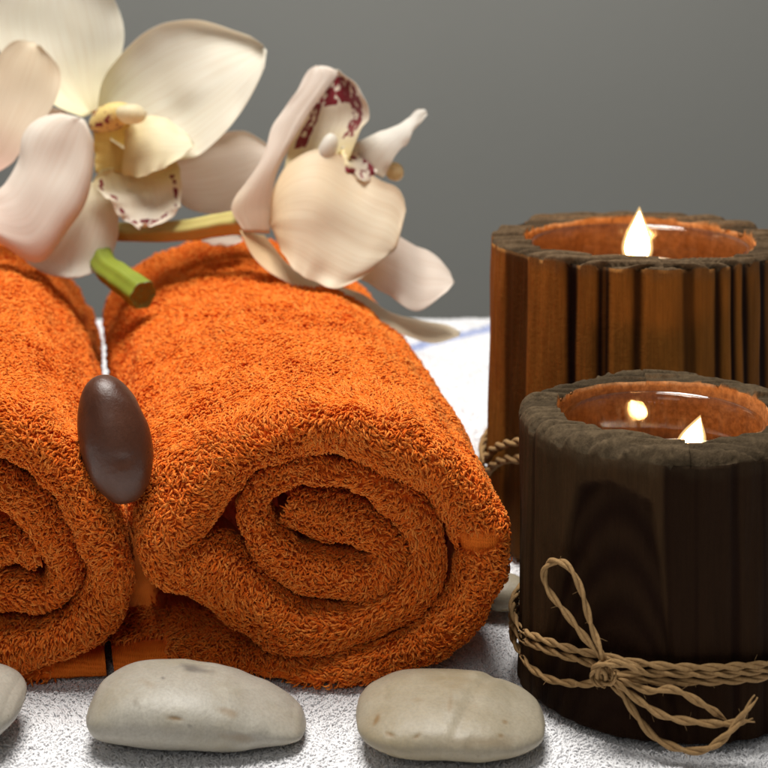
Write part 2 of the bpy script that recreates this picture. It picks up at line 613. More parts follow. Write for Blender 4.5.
# ------------------------------------------------------------------ white terry towel on the table
def white_towel():
    xs = np.linspace(-0.62, 0.62, 160)
    ys = np.r_[np.linspace(0.22, 1.02, 140)]
    R = 0.012
    a = np.linspace(0, PI / 2, 8)[1:]
    Y = np.r_[ys, 1.02 + R * np.sin(a), np.full(6, 1.02 + R)]
    Z = np.r_[np.zeros(len(ys)), R * (np.cos(a) - 1), -R - np.linspace(0.02, 0.2, 6)]
    X, YY = np.meshgrid(xs, Y, indexing='ij')
    ZZ = np.broadcast_to(Z, X.shape).copy() - 0.0014
    P = np.stack([X, YY, ZZ], -1)
    ZZ += (0.0006 * vnoise(P, 45, 1) + 0.0009 * vnoise(P, 17, 2)) * (ZZ > -0.006)
    P[..., 2] = ZZ
    V = P.reshape(-1, 3)
    q = grid_quads(len(xs), len(Y))
    # make quads face up
    # tufts: dense where the lens looks closely, coarser and sparser behind
    def fr(n, y0, y1, L, R, lean):
        y = rng.uniform(y0, y1, n)
        x = rng.uniform(-1, 1, n) * (0.245 * y1 + 0.05)
        z = np.full(n, -0.0026)
        Pn = np.stack([x, y, z], -1)
        z += 0.0006 * vnoise(Pn, 45, 1) + 0.0009 * vnoise(Pn, 17, 2)
        Pn[:, 2] = z
        N = np.tile([0.0, 0.0, 1.0], (n, 1)) + rng.normal(0, 0.12, (n, 3))
        fl = np.stack([vnoise(Pn, 90, 5), vnoise(Pn, 90, 6), 0 * x], -1) * 1.3
        return tufts(Pn, unit(N), L, R, lean, fl)
    parts = [fr(190000, 0.43, 0.60, 0.0020, 0.00032, 0.8),
             fr(90000, 0.60, 0.78, 0.0019, 0.00036, 0.8),
             fr(60000, 0.78, 1.02, 0.0019, 0.0005, 0.8)]
    rn = [np.full(len(V), 0.45)]
    Vs, Qs = [V], [q]
    o = len(V)
    for v, qq, r in parts:
        Vs.append(v)
        Qs.append(qq + o)
        rn.append(r)
        o += len(v)
    V = np.vstack(Vs)
    A, B = np.array([0.010, 0.938]), np.array([0.072, 1.008])
    d = unit(B - A)
    rel = V[:, :2] - A
    s = rel @ d
    dist = np.abs(rel @ np.array([-d[1], d[0]]) - 0.004 * np.sin(s * 60))
    stripe = np.clip((0.0062 - dist) / 0.0015, 0, 1) * (s > -0.03) * 0.6
    A2 = np.array([-0.19, 0.93])
    d2 = unit(np.array([-0.25, 1.0]))
    rel = V[:, :2] - A2
    dist = np.abs(rel @ np.array([-d2[1], d2[0]]))
    stripe2 = np.clip((0.005 - dist) / 0.0015, 0, 1) * 0.4 * (rel @ d2 > -0.03)
    o = mesh('white_towel', V, np.vstack(Qs), mats=[M_WHITE],
             attrs={'rnd': np.concatenate(rn), 'stripe': np.maximum(stripe, stripe2)})
    tag(o, 'white terry towel with a blue stripe spread flat under everything', 'towel')
    return o


white_towel()

# ------------------------------------------------------------------ rolled orange towels
D0 = 0.512
KPX = D0 / F


def rolled_towel(pts, hem_from, cw, tilt, widen, label, bare=None, hem_front=0.0):
    """pts: px, py, half thickness px, front offset mm, length mm along the rolled strip from the core outwards"""
    P = even(np.array(pts, float), 420, 2)
    u = (P[:, 0] - 384) * KPX
    v = H - (P[:, 1] - YH) * KPX
    t = np.maximum(smooth1(P[:, 2], 4, 2) - 4.6 + 1.6 * np.sin(np.arange(len(P)) * 0.23) + 1.3 * np.sin(np.arange(len(P)) * 0.61 + 1), 6.0) * KPX
    fo = smooth1(P[:, 3], 5, 2) * 0.001
    Ls = smooth1(P[:, 4], 2, 1) * 0.001
    C = np.stack([u, v], -1)
    tg = unit(np.gradient(C, axis=0))
    nrm = np.stack([-tg[:, 1], tg[:, 0]], -1) if cw else np.stack([tg[:, 1], -tg[:, 0]], -1)
    nrm = unit(smooth1(nrm, 4, 2))
    n = len(C)
    uc = 0.5 * (u.min() + u.max())
    so = np.linspace(0, 1, 46) ** 1.5
    aa = np.linspace(PI / 2, -PI / 2, 15)
    si = np.linspace(0, 1, 12)
    off = np.empty((n, 46 + 13 + 12))
    dep = np.empty_like(off)
    rd = t * 1.25
    off[:, :46] = t[:, None]
    dep[:, :46] = (rd + 0 * t)[:, None] + (Ls - rd)[:, None] * so[::-1][None]
    off[:, 46:59] = t[:, None] * np.sign(np.sin(aa[1:-1])) * np.abs(np.sin(aa[1:-1])) ** 0.85
    dep[:, 46:59] = rd[:, None] * (1 - np.cos(aa[1:-1]))
    off[:, 59:] = -t[:, None]
    dep[:, 59:] = rd[:, None] + (0.03 - rd)[:, None] * si[None]
    m_ = off.shape[1]

    def place(off, dep, i):
        uu = u[i] + nrm[i, 0] * off
        vv = v[i] + nrm[i, 1] * off
        dd = dep + fo[i]
        Q = np.stack([uu, dd, vv], -1)
        k = 0.0013 * vnoise(Q, 55, 3) + 0.0008 * vnoise(Q, 130, 4)
        uu = uu + nrm[i, 0] * k
        vv = vv + nrm[i, 1] * k
        lowf = 0.0030 * vnoise(Q * np.array([1, 0.6, 1]), 18, 8) * np.clip(dep / 0.06, 0, 1)
        dd = dd + 0.0022 * vnoise(Q, 42, 9) * np.exp(-dep / 0.02)
        X = uc + (uu - uc) * (1 + widen * dep) + tilt * dep + lowf
        Z = np.maximum(vv + lowf * 0.6, 0.0008 + 0.0012 * (vnoise(Q, 200, 2) + 1))
        return np.stack([X, D0 + dd, Z], -1)
    I = np.repeat(np.arange(n)[:, None], m_, 1)
    V = place(off, dep, I)
    ih = int(np.argmin(np.abs(np.linspace(0, 1, n) - hem_from)))
    V0 = V
    # ---- terry part
    Vt = V0[:ih + 1].reshape(-1, 3)
    q = grid_quads(ih + 1, m_, flip=not cw)
    # orient outwards: outer side normal must agree with nrm
    a, b_, c_ = Vt[q[:, 0]], Vt[q[:, 1]], Vt[q[:, 2]]
    g = np.cross(b_ - a, c_ - a)
    outer = (q[:, 0] % m_) < 30
    nn = nrm[q[:, 0] // m_]
    if (g[outer][:, 0] * nn[outer][:, 0] + g[outer][:, 2] * nn[outer][:, 1]).sum() < 0:
        q = q[:, ::-1]

    offs = off[:ih + 1].reshape(-1)
    deps = dep[:ih + 1].reshape(-1)
    pxs = np.repeat(P[:ih + 1, 0], m_)
    pys = np.repeat(P[:ih + 1, 1], m_)

    def dens(cen, T):
        d = deps[T].mean(1)
        w_ = np.where(d < 0.05, 1.0, np.clip(1.0 - (d - 0.05) / 0.16, 0.34, 1))
        w_ = w_ * np.where((offs[T].mean(1) < 0) & (d > np.where(nrm[T[:, 0] // m_, 1] < -0.5, 0.028, 0.013)), 0.0, 1)
        ii = T[:, 0] // m_
        inner = Ls[ii] < 0.1
        w_ = w_ * np.where(inner & (d > 0.014), 0.0, 1)
        w_ = w_ * np.where(cen[:, 2] < 0.004, 0.25, 1)
        w_ = w_ * np.where((nrm[ii, 1] < -0.3) & (d > 0.03), 0.3, 1)
        if bare is not None:
            sx = 384 + cen[:, 0] / cen[:, 1] * F
            sy = YH + (H - cen[:, 2]) / cen[:, 1] * F
            w_ = w_ * np.where((np.abs((sx - bare[0]) / bare[2]) ** 3 + np.abs((sy - bare[1]) / bare[3]) ** 3 < 1) & (cen[:, 1] < 0.53), 0, 1)
        return w_
    midx = np.zeros(len(q), int)
    if bare is not None:
        cen = Vt[q].mean(1)
        sx = 384 + cen[:, 0] / cen[:, 1] * F
        sy = YH + (H - cen[:, 2]) / cen[:, 1] * F
        midx = ((np.abs((sx - bare[0]) / bare[2]) ** 3 + np.abs((sy - bare[1]) / bare[3]) ** 3 < 1.2) & (cen[:, 1] < 0.53)).astype(int)
    PT, NT, idx = sample_tris(Vt, q, 2300000, dens)
    dist = PT[:, 1]
    # rows of the pile: gentle preferred lean that wanders
    fl = np.stack([vnoise(PT, 60, 11), vnoise(PT, 60, 12) - 0.3, vnoise(PT, 60, 13) - 0.25], -1) * 1.5
    far = np.clip((dist - 0.56) / 0.2, 0, 1)
    v2, q2, r2 = tufts(PT - NT * 0.0005, NT, 0.0024 - 0.0004 * far, 0.00034 + 0.00016 * far, 0.95, fl)
    VV = np.vstack([Vt, v2])
    o = mesh('rolled_towel', VV, np.vstack([q, q2 + len(Vt)]), mats=[M_ORANGE, M_WEAVE],
             attrs={'rnd': np.r_[np.full(len(Vt), 0.2), r2], 'loop': np.r_[np.zeros(len(Vt)), np.ones(len(r2))]}, midx=np.r_[midx, np.zeros(len(q2), int)])
    tag(o, *label)
    # ---- flat woven border at the loose end
    Vh = V0[ih:].reshape(-1, 3)
    qh = grid_quads(n - ih, m_)
    k0 = (n - ih - 1) * m_
    endcap = []
    mid = m_ // 2
    for j in range(mid):
        endcap.append([k0 + j, k0 + j + 1, k0 + m_ - 2 - j, k0 + m_ - 1 - j])
    allq = np.vstack([qh, np.array(endcap)])
    dh, oh = dep[ih:].reshape(-1), off[ih:].reshape(-1)
    pile = (oh[qh].mean(1) < 0) & (dh[qh].mean(1) > 0.0085)
    qp = qh[pile]
    Pp, Np, _ = sample_tris(Vh, qp, 1700000, lambda c_, T: np.ones(len(T)))
    Np = np.where((Np[:, 2] < 0)[:, None], -Np, Np)
    vp, qq, rp = tufts(Pp - Np * 0.0004, Np, 0.0024, 0.00034, 0.95, np.stack([vnoise(Pp, 60, 11), vnoise(Pp, 60, 12) - 0.3, 0 * Pp[:, 0]], -1))
    h = mesh('woven_border', np.vstack([Vh, vp]), np.vstack([allq, qq + len(Vh)]), mats=[M_WEAVE, M_ORANGE],
             attrs={'rnd': np.r_[np.full(len(Vh), 0.2), rp], 'loop': np.r_[np.zeros(len(Vh)), np.ones(len(rp))]},
             midx=np.r_[pile.astype(int), np.zeros(len(endcap), int), np.ones(len(qq), int)])
    h['label'] = 'flat ribbed border of the towel peeking out at the bottom'
    under(h, o)
    return o


S = 28
right_path = [
    # px,  py, half, front, length
    (287, 517, 16, 9, S), (320, 530, 24, 7, S), (358, 535, 25, 6, S), (387, 549, 19, 5, S), (393, 575, 17, 5, S),
    (372, 590, 19, 5, S), (335, 588, 25, 5, S), (296, 577, 21, 4, S), (266, 548, 17, 4, S), (255, 510, 15, 4, S),
    (280, 484, 13, 4, S), (328, 480, 13, 4, S), (378, 490, 15, 4, S), (414, 518, 18, 4, S), (430, 556, 20, 4, S),
    (422, 596, 21, 4, S), (386, 625, 22, 4, S), (338, 640, 24, 3, S), (292, 638, 28, 2, S), (250, 610, 33, 1, S),
    (212, 578, 36, 1, 40), (178, 569, 27, -1, 90), (165, 545, 28, -1, 300), (184, 510, 38, -1, 300), (208, 480, 36, 0, 300),
    (254, 450, 29, 0, 300), (325, 436, 27, 0, 300), (400, 450, 27, 0, 300), (454, 490, 27, 0, 300), (483, 534, 28, 1, 300),
    (485, 577, 25, 1, 300), (462, 622, 22, 1, 300), (408, 662, 20, 1, 300), (330, 684, 17, 2, 300), (262, 686, 17, 6, 300),
    (205, 678, 20, 8, 300), (160, 674, 20, 8, 300), (132, 676, 17, 6, 300), (111, 679, 13, 6, 300)]
rolled_towel(right_path, 0.972, True, -0.182, 0.58,
             ('orange terry towel rolled into a thick spiral, the whole roll beside the candles', 'towel', 'rolled orange towels'),
             bare=(478, 540, 20, 11))

left_path = [
    (36, 566, 13, 7, S), (10, 556, 17, 6, S), (-25, 560, 17, 6, S), (-42, 580, 16, 6, S), (-20, 600, 16, 6, S), (15, 603, 18, 5, S), (45, 604, 16, 4, S),
    (64, 580, 17, 4, S), (47, 538, 21, 4, S),
    (12, 500, 20, 4, S), (-50, 478, 18, 4, S), (-110, 505, 18, 4, S), (-130, 570, 18, 4, S), (-95, 630, 18, 4, S),
    (-20, 655, 20, 3, S), (45, 652, 20, 2, S), (95, 624, 21, 1, 60), (112, 575, 22, 0, 300), (92, 520, 23, 0, 300), (62, 470, 25, 0, 300),
    (15, 437, 26, 0, 300), (-60, 420, 26, 0, 300), (-140, 445, 25, 0, 300), (-195, 520, 22, 0, 300), (-195, 610, 20, 0, 300),
    (-140, 672, 18, 1, 300), (-50, 688, 16, 3, 300), (10, 689, 17, 5, 300), (60, 684, 19, 7, 300), (102, 680, 15, 8, 300)]
rolled_towel(left_path, 0.968, False, -0.225, 0.10,
             ('orange terry towel roll cut off by the left edge, left of the brown stone', 'towel', 'rolled orange towels'))


# ------------------------------------------------------------------ stones
NS, NA = 150, 140


def stone(stations, D, depth, zc_mm, material, label, seed, ridge=0.0, r_view=0.475, marks=()):
    """stations: px, top py, bottom py - the outline; depth: half depth in metres at the thickest place"""
    A = even(np.array(stations, float), 64, 2)
    A = A[np.argsort(A[:, 0], kind='stable')]
    x = np.linspace(0, 1, NS)
    x = 0.5 - 0.5 * np.cos(x * PI)
    px = A[0, 0] + (A[-1, 0] - A[0, 0]) * x
    top = np.interp(px, A[:, 0], A[:, 1])
    bot = np.interp(px, A[:, 0], A[:, 2])
    e = np.sqrt(np.clip(1 - (2 * x - 1) ** 2, 0, 1)) ** 0.9
    hh = (bot - top) / 2
    mx = hh.max()
    app = hh * D / F
    hy = depth * np.minimum(1, app / app.max()) ** 0.7
    hz = np.sqrt(np.maximum(app ** 2 - (hy * r_view) ** 2, (0.5 * app) ** 2))
    cx = (px - 384) / F * D
    cz = H - ((top + bot) / 2 - YH) / F * D
    a = np.linspace(0, 2 * PI, NA, endpoint=False)
    Y = D + np.cos(a)[None] * hy[:, None]
    sn = np.sin(a)
    Z = cz[:, None] + np.sign(sn)[None] * np.abs(sn)[None] ** 0.9 * hz[:, None]
    X = cx[:, None] + 0 * Y
    V = np.stack([X, Y, Z], -1)
    k = 0.0009 * vnoise(V, 75, seed) + 0.0004 * vnoise(V, 190, seed + 1) + 0.0014 * vnoise(V, 32, seed + 2)
    c = np.stack([cx, np.full_like(cx, D), cz], -1)[:, None]
    dirv = unit(V - c + 1e-9)
    V = V + dirv * (k * np.minimum(1, app / (app.max() * 0.35))[:, None])[..., None]
    if ridge:
        V[..., 2] -= ridge * np.exp(-((V[..., 0] - cx[len(cx) // 2] - 0.008 - 0.35 * (V[..., 1] - D)) / 0.0022) ** 2) * (sn[None] > 0)
    V = V.reshape(-1, 3)
    q = grid_quads(NS, NA, wrap_m=True)
    V = np.vstack([V, c[0], c[-1]])
    tr = []
    for j in range(NA):
        j2 = (j + 1) % NA
        tr.append([len(V) - 2, j2, j])
        tr.append([len(V) - 1, (NS - 1) * NA + j, (NS - 1) * NA + j2])
    V[:, 2] = np.maximum(V[:, 2], -0.0012 + 0 * V[:, 2])
    sx = 384 + V[:, 0] / V[:, 1] * F
    sy = YH + (H - V[:, 2]) / V[:, 1] * F
    grey, rust = np.zeros(len(V)), np.zeros(len(V))
    nz = vnoise(V, 420, seed + 4)
    for kind, mx_, my_, ax, ay, rot, amt in marks:
        dx, dy = sx - mx_, sy - my_
        e = np.hypot((dx * math.cos(rot) + dy * math.sin(rot)) / ax, (-dx * math.sin(rot) + dy * math.cos(rot)) / ay)
        v_ = amt * np.clip(1.25 - e + 0.45 * nz, 0, 1) * (V[:, 1] < D + 0.012)
        if kind == 'g':
            grey = np.maximum(grey, v_)
        else:
            rust = np.maximum(rust, v_)
            V[:, 1] += 0.0004 * v_
    o = mesh('stone', V, q, tr, mats=[material], attrs={'smudge': grey, 'rust': rust})
    tag(o, label[0], 'stone', label[1])
    return o


G_ST = 'pale stones in front of the towels'
stone([(89, 706, 710), (92, 692, 725), (101, 677, 737), (122, 664, 743), (150, 658, 746), (185, 660, 746), (220, 667, 746), (255, 680, 745),
       (285, 695, 743), (300, 710, 737), (306, 724, 728)], 0.484, 0.019, 0, M_STONE,
      ('long pale stone with a dark smudge, lying between the two towel rolls', G_ST), 21,
      marks=[('g', 195, 669, 17, 4.5, 0.12, 0.8), ('r', 176, 719, 8, 2, 0.12, 0.9), ('g', 163, 678, 2, 1.6, 0, 0.9), ('g', 190, 726, 1.8, 1.8, 0, 0.9),
             ('r', 230, 712, 10, 5, 0.3, 0.55), ('r', 240, 738, 22, 4, 0.1, 0.4), ('r', 148, 683, 8, 4, 0.4, 0.3)])
stone([(356, 712, 716), (360, 700, 730), (372, 685, 743), (395, 673, 752), (425, 668, 756), (460, 668, 757), (490, 672, 756), (520, 686, 749),
       (538, 702, 736), (544, 715, 722)], 0.482, 0.023, 0, M_STONE_B,
      ('rounded beige stone with a creased flat top, nearest the dark candle holder', G_ST), 31, 0.0007,
      marks=[('r', 376, 721, 2.5, 7, 0.5, 0.9), ('r', 391, 735, 5, 2.5, 0.3, 0.9), ('r', 417, 737, 5, 2, -0.7, 0.9), ('r', 505, 722, 4, 2.5, 0, 0.85),
             ('r', 501, 736, 3, 2, 0, 0.7), ('r', 450, 705, 2.5, 12, 0.1, 0.35), ('r', 480, 742, 40, 7, 0, 0.3), ('r', 418, 700, 6, 3, 0, 0.3)])
stone([(-120, 700, 704), (-100, 680, 725), (-60, 664, 740), (-20, 662, 744), (5, 670, 738), (18, 685, 722), (23, 700, 706)], 0.482, 0.02, 0, M_STONE,
      ('grey-beige stone showing only its rounded end at the left edge', G_ST), 41)
stone([(478, 592, 596), (483, 580, 606), (492, 573, 613), (505, 570, 615), (518, 573, 613), (528, 582, 606), (532, 592, 597)], 0.572, 0.010, 0, M_STONE_B,
      ('small beige stone half hidden between the right towel roll and dark holder', 'pale stones in front of the towels'), 51, 0, 0.4)


def brown_stone():
    n, m_ = 48, 48
    th = np.linspace(0, PI, n)
    ph = np.linspace(0, 2 * PI, m_, endpoint=False)
    T, Ph = np.meshgrid(th, ph, indexing='ij')
    D = 0.5175
    s = D / F
    a, bx, by = 61.5 * s, 34.5 * s, 0.0098
    lx, ly, lz = np.sin(T) ** 0.92 * np.cos(Ph) * bx, np.sin(T) ** 0.92 * np.sin(Ph) * by, np.cos(T) * a
    lx = lx * (1 + 0.03 * -np.cos(T))
    ang = math.radians(-17)
    X = lx * math.cos(ang) - lz * math.sin(ang) * -1 * -1
    X = lx * math.cos(ang) + lz * math.sin(ang)
    Z = -lx * math.sin(ang) + lz * math.cos(ang)
    # lean the top backwards a little
    tl = math.radians(-16)
    Y = ly * math.cos(tl) - Z * math.sin(tl)
    Z = (ly * math.sin(tl) + Z * math.cos(tl)) * 1.03
    c = at(114, 438, D)
    V = np.stack([X, Y, Z], -1) + c
    V = V + unit(V - c) * (0.0009 * vnoise(V, 55, 3) + 0.0004 * vnoise(V, 120, 8) + 0.0002 * vnoise(V, 260, 4))[..., None]
    pit = at(123, 460, D - 0.0095)
    d = np.linalg.norm(V - pit, axis=-1)
    V[..., 1] += 0.0010 * np.exp(-(d / 0.0016) ** 2)
    o = mesh('stone', V.reshape(-1, 3), grid_quads(n, m_, wrap_m=True), mats=[M_BROWN])
    tag(o, 'dark brown polished oval stone wedged upright between the orange towel rolls', 'stone')


brown_stone()


# ------------------------------------------------------------------ wooden candle holders
def band_lookup(edges, seed, back=True):
    """edges: list of (theta_from, theta_to, dark) over the front; random streaks on the back. Returns arrays over 0..360 (0 faces the lens)"""
    r = np.random.default_rng(seed)
    n = 2880
    dk = np.zeros(n)
    ang = (np.arange(n) / n * 360 + 180) % 360 - 180
    th = 90.0
    while th < 270:
        wd = r.uniform(3, 13)
        val = r.choice([0.05, 0.1, 0.9, 0.3, 1.0])
        a2 = (ang + 360) % 360
        dk[(a2 >= th) & (a2 < th + wd)] = val
        th += wd
    for a, b_, val in edges:
        dk[(ang >= a) & (ang < b_)] = val
    idx = np.argsort(ang)
    return dk


def sm_wrap(a, k):
    ker = np.hanning(2 * k + 3)[1:-1]
    ker /= ker.sum()
    return np.convolve(np.r_[a[-2 * k:], a, a[:2 * k]], ker, 'same')[2 * k:-2 * k]


def holder(c, R, h, rh, floor, flare, dk, mat_, seed, arch=None, groove=0.0013, chamfer=0.003):
    n = 1080
    ang = np.arange(n) / n * 2 * PI
    d0 = sm_wrap(dk, 9)
    d1 = sm_wrap(dk, 22)
    look = lambda a, t: np.interp((a % (2 * PI)) / (2 * PI) * len(t), np.arange(len(t) + 1), np.r_[t, t[0]])
    prof = [(0.0, 0.0, 3)]
    prof += [(R * flare * f, 0.0005, 3) for f in (0.5, 0.9)]
    nz = 70
    zt = h - chamfer
    prof += [(R * (flare + (1 - flare) * (z / zt)), z, 0) for z in np.linspace(0.002, zt, nz)]
    for a in np.linspace(0, PI / 2, 7)[1:]:
        prof.append((R - chamfer * (1 - math.cos(a)), zt + chamfer * math.sin(a), 1))
    for f in np.linspace(0, 1, 16)[1:]:
        prof.append((R - chamfer + (rh - R + chamfer) * f, h, 1))
    for z in np.linspace(h - 0.0015, floor, 24):
        prof.append((rh, z, 2))
    prof += [(rh * 0.5, floor, 2), (0.0, floor, 2)]
    pr = np.array(prof)
    r_ = np.repeat(pr[:, 0:1], n, 1)
    z_ = np.repeat(pr[:, 1:2], n, 1)
    k_ = np.repeat(pr[:, 2:3], n, 1).astype(int)
    A = np.repeat(ang[None], len(pr), 0)
    x0, y0 = r_ * np.sin(A), -r_ * np.cos(A)
    # growth rings run as chords: equivalent wall angle for points on top
    q = np.clip(-y0 / R, -1, 1)
    th = np.where(q >= 0, np.arccos(np.clip(q, 0, 1)), PI - np.arccos(np.clip(-q, 0, 1))) * np.sign(x0 + 1e-9)
    th = np.where(k_ == 0, A, th)
    th = np.where(k_ == 2, A + 0.4, th)
    wob = np.stack([np.sin(th) * R, np.cos(th) * R, z_], -1)
    thw = th + 0.012 * vnoise(wob * np.array([1, 1, 0.25]), 120, seed) * (k_ == 0)
    dark = look(thw, d0)
    dh = look(thw, d1)
    Pn = np.stack([x0, y0, z_], -1)
    # raised hard grain, recessed burnt soft grain, plus gouges
    rad = -groove * dh + 0.0004 * vnoise(Pn * np.array([1, 1, 0.12]), 420, seed + 1) + 0.0008 * vnoise(Pn * np.array([1, 1, 0.15]), 110, seed + 2)
    if arch is not None:
        da, ra = arch(A, z_)
        dark = np.where(k_ == 0, np.clip(np.maximum(dark, da), 0, 1), dark)
        rad = rad - np.where(k_ <= 1, ra * np.clip((r_ - rh * 1.12) / (R - rh * 1.12), 0, 1), 0)
    edge = np.clip((r_ - rh) / (R - rh), 0, 1)
    r2 = r_ + np.where(k_ == 0, rad, np.where(k_ == 1, rad * edge, np.where(k_ == 2, -0.0006 * dh + 0.0006 * vnoise(Pn * np.array([1, 1, 0.4]), 260, seed + 5), 0)))
    z2 = z_ + np.where(k_ == 1, -0.0020 * dark + 0.0006 * vnoise(Pn, 95, seed + 3) + 0.0010 * np.tanh(3.5 * vnoise(Pn * np.array([0.04, 1, 0]), 560, seed + 4))
                       - 0.0012 * np.clip(vnoise(Pn, 60, seed + 9) - 0.25, 0, 1) * edge, 0)
    # the inner lip follows the rough top
    lip = (k_ == 2) & (z_ > h - 0.0045)
    z2 = z2 + np.where(lip, 0.0008 * vnoise(Pn, 120, seed + 6), 0)
    V = np.stack([c[0] + r2 * np.sin(A), c[1] - r2 * np.cos(A), c[2] + z2], -1).reshape(-1, 3)
    top = np.where(k_ == 1, 1.0, 0.0)
    nearrim = np.clip((z_ - (h - chamfer - 0.004)) / 0.004 + 0.5 * vnoise(Pn, 260, seed + 7), 0, 1) * (k_ == 0) * 0.35
    top = np.maximum(top * 0.95, nearrim)
    dark = np.where(k_ == 1, np.clip(look(th, sm_wrap(dk, 5)) * 0.6 + 0.55 * np.clip(-vnoise(Pn * np.array([0.04, 1, 0]), 560, seed + 4) * 2.0, 0, 1), 0, 1), dark)
    dark = np.where(k_ == 2, 0.35 * dark, dark)
    o = mesh('wooden_cup', V, grid_quads(len(pr), n, wrap_m=True), mats=[mat_],
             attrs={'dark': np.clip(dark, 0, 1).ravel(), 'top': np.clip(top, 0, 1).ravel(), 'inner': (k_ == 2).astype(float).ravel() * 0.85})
    return o


def glass_liner(c, r, z0, z1, taper):
    t = 0.0011
    k = lambda z: (z1 - z) * taper
    prof = [(0.0, z0), ((r - k(z0)) * 0.9, z0), (r - k(z0), z0 + 0.003)] + [(r - k(z), z) for z in np.linspace(z0 + 0.005, z1 - t, 10)]
    for a in np.linspace(0, PI, 9):
        prof.append((r - t + t * math.cos(a), z1 - t + t * math.sin(a)))
    prof += [(r - 2 * t - k(z), z) for z in np.linspace(z1 - 2 * t, z0 + 0.005, 10)] + [((r - k(z0)) * 0.85, z0 + 0.002), (0.0, z0 + 0.002)]
    V, q = lathe(prof, c, 120)
    return mesh('glass_liner', V, q, mats=[M_GLASS])


def tealight(c, r, z0, z1, fl_w, fl_h, lean, label, wickdx=0.0):
    root = empty('tealight_candle', (c[0], c[1], z0), label, 'candle', 'lit tealights')
    V, q = lathe([(0, 0), (r, 0), (r, z1 - z0 + 0.0012), (r - 0.0005, z1 - z0 + 0.0012), (r - 0.0006, z1 - z0 - 0.001), (0, z1 - z0 - 0.001)], (c[0], c[1], z0), 80)
    under(mesh('metal_cup', V, q, smooth=False, mats=[M_ALU]), root)
    V, q = lathe([(r - 0.0007, -0.004), (r - 0.0007, 0.0006), (r - 0.002, 0.0), (r * 0.5, -0.0006), (0, -0.0007)], (c[0], c[1], z1), 80)
    under(mesh('wax', V, q, mats=[M_WAX]), root)
    f0 = np.array([c[0] + wickdx, c[1], z1 + 0.003])
    p = np.array([[c[0] + wickdx * 0.9, c[1], z1 - 0.002], [c[0] + wickdx, c[1], z1 + 0.003], [c[0] + wickdx + lean * 0.15, c[1], z1 + 0.006]])
    V, q, t, _, _ = tube(catmull(p, 10), 0.0007, 8)
    under(mesh('wick', V, q, t, mats=[M_WICK]), root)
    for nm, m_, sc_ in (('flame', M_FLAME, 1.0), ('flame_edge', M_HALO, 1.08), ('flame_edge', M_HALO, 1.17), ('flame_edge', M_HALO, 1.3)):
        s = np.linspace(0, 1, 26)
        rad = fl_w * sc_ * (np.sin(PI * np.clip(s, 0, 1) ** 0.62) ** 0.9) * (1 - 0.35 * s) * 1.12
        rad[0] = rad[-1] = 0.00002
        z = s * fl_h * (1 + (sc_ - 1) * 0.5) - (sc_ - 1) * fl_h * 0.15
        a = np.arange(32) * 2 * PI / 32
        cx = f0[0] + lean * (s ** 1.6)
        V = np.stack([cx[:, None] + rad[:, None] * np.cos(a), f0[1] + rad[:, None] * 0.85 * np.sin(a), f0[2] + z[:, None] + 0 * a], -1).reshape(-1, 3)
        o = mesh(nm, V, grid_quads(26, 32, wrap_m=True), mats=[m_])
        if nm == 'flame':
            under(o, root)
            fl = o
        else:
            under(o, fl)
    return root


R1, D1, h1 = 0.047, 0.522, 0.0893
c1 = np.array([(664 - 384) / F * D1, D1, 0.0])
R2, D2, h2 = 0.060, 0.649, 0.1212
c2 = np.array([(639 - 384) / F * D2, D2, 0.0])


def th2(x):
    return math.degrees(math.asin(max(-1, min(1, (x - 639) / 148.0))))


bands2 = [(-90, th2(500), 0.05), (th2(500), th2(519), 0.72), (th2(519), th2(552), 0.08), (th2(552), th2(561), 1.0), (th2(561), th2(578), 0.1),
          (th2(578), th2(583), 1.0), (th2(583), th2(585), 0.55), (th2(585), th2(589), 1.0), (th2(589), th2(611), 0.06), (th2(611), th2(619), 0.85),
          (th2(619), th2(656), 0.0), (th2(656), th2(668), 0.72), (th2(668), th2(686), 0.08), (th2(686), th2(693), 0.95), (th2(693), th2(704), 0.12),
          (th2(704), th2(710), 1.0), (th2(710), th2(716), 0.15), (th2(716), th2(722), 1.0), (th2(722), th2(735), 0.4), (th2(735), th2(743), 1.0),
          (th2(743), th2(751), 0.6), (th2(751), th2(758), 1.0), (th2(758), th2(768), 0.75), (th2(768), th2(776), 1.0), (th2(776), 90, 0.6)]
t2 = empty('candle_holder', tuple(c2), 'tall striped amber and brown wooden candle holder standing behind the dark one', 'candle holder', 'wooden candle holders')
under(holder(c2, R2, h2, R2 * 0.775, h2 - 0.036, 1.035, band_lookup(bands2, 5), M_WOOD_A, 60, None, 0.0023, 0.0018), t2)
under(glass_liner(c2, R2 * 0.742, h2 - 0.0355, h2 - 0.003, 0.10), t2)


def th1(x):
    return math.degrees(math.asin(max(-1, min(1, (x - 664) / 144.0))))


bands1 = [(-90, th1(527), 0.1), (th1(527), th1(530), 0.6), (th1(530), th1(640), 0.0), (th1(640), th1(645), 0.9), (th1(645), th1(668), 0.80), (th1(668), th1(671), 0.98), (th1(671), th1(703), 0.74),
          (th1(703), th1(711), 1.0), (th1(711), th1(734), 0.66), (th1(734), th1(738), 1.0), (th1(738), th1(752), 0.6), (th1(752), th1(755), 0.95), (th1(755), th1(768), 0.66), (th1(768), th1(775), 1.0), (th1(775), 90, 0.7)]


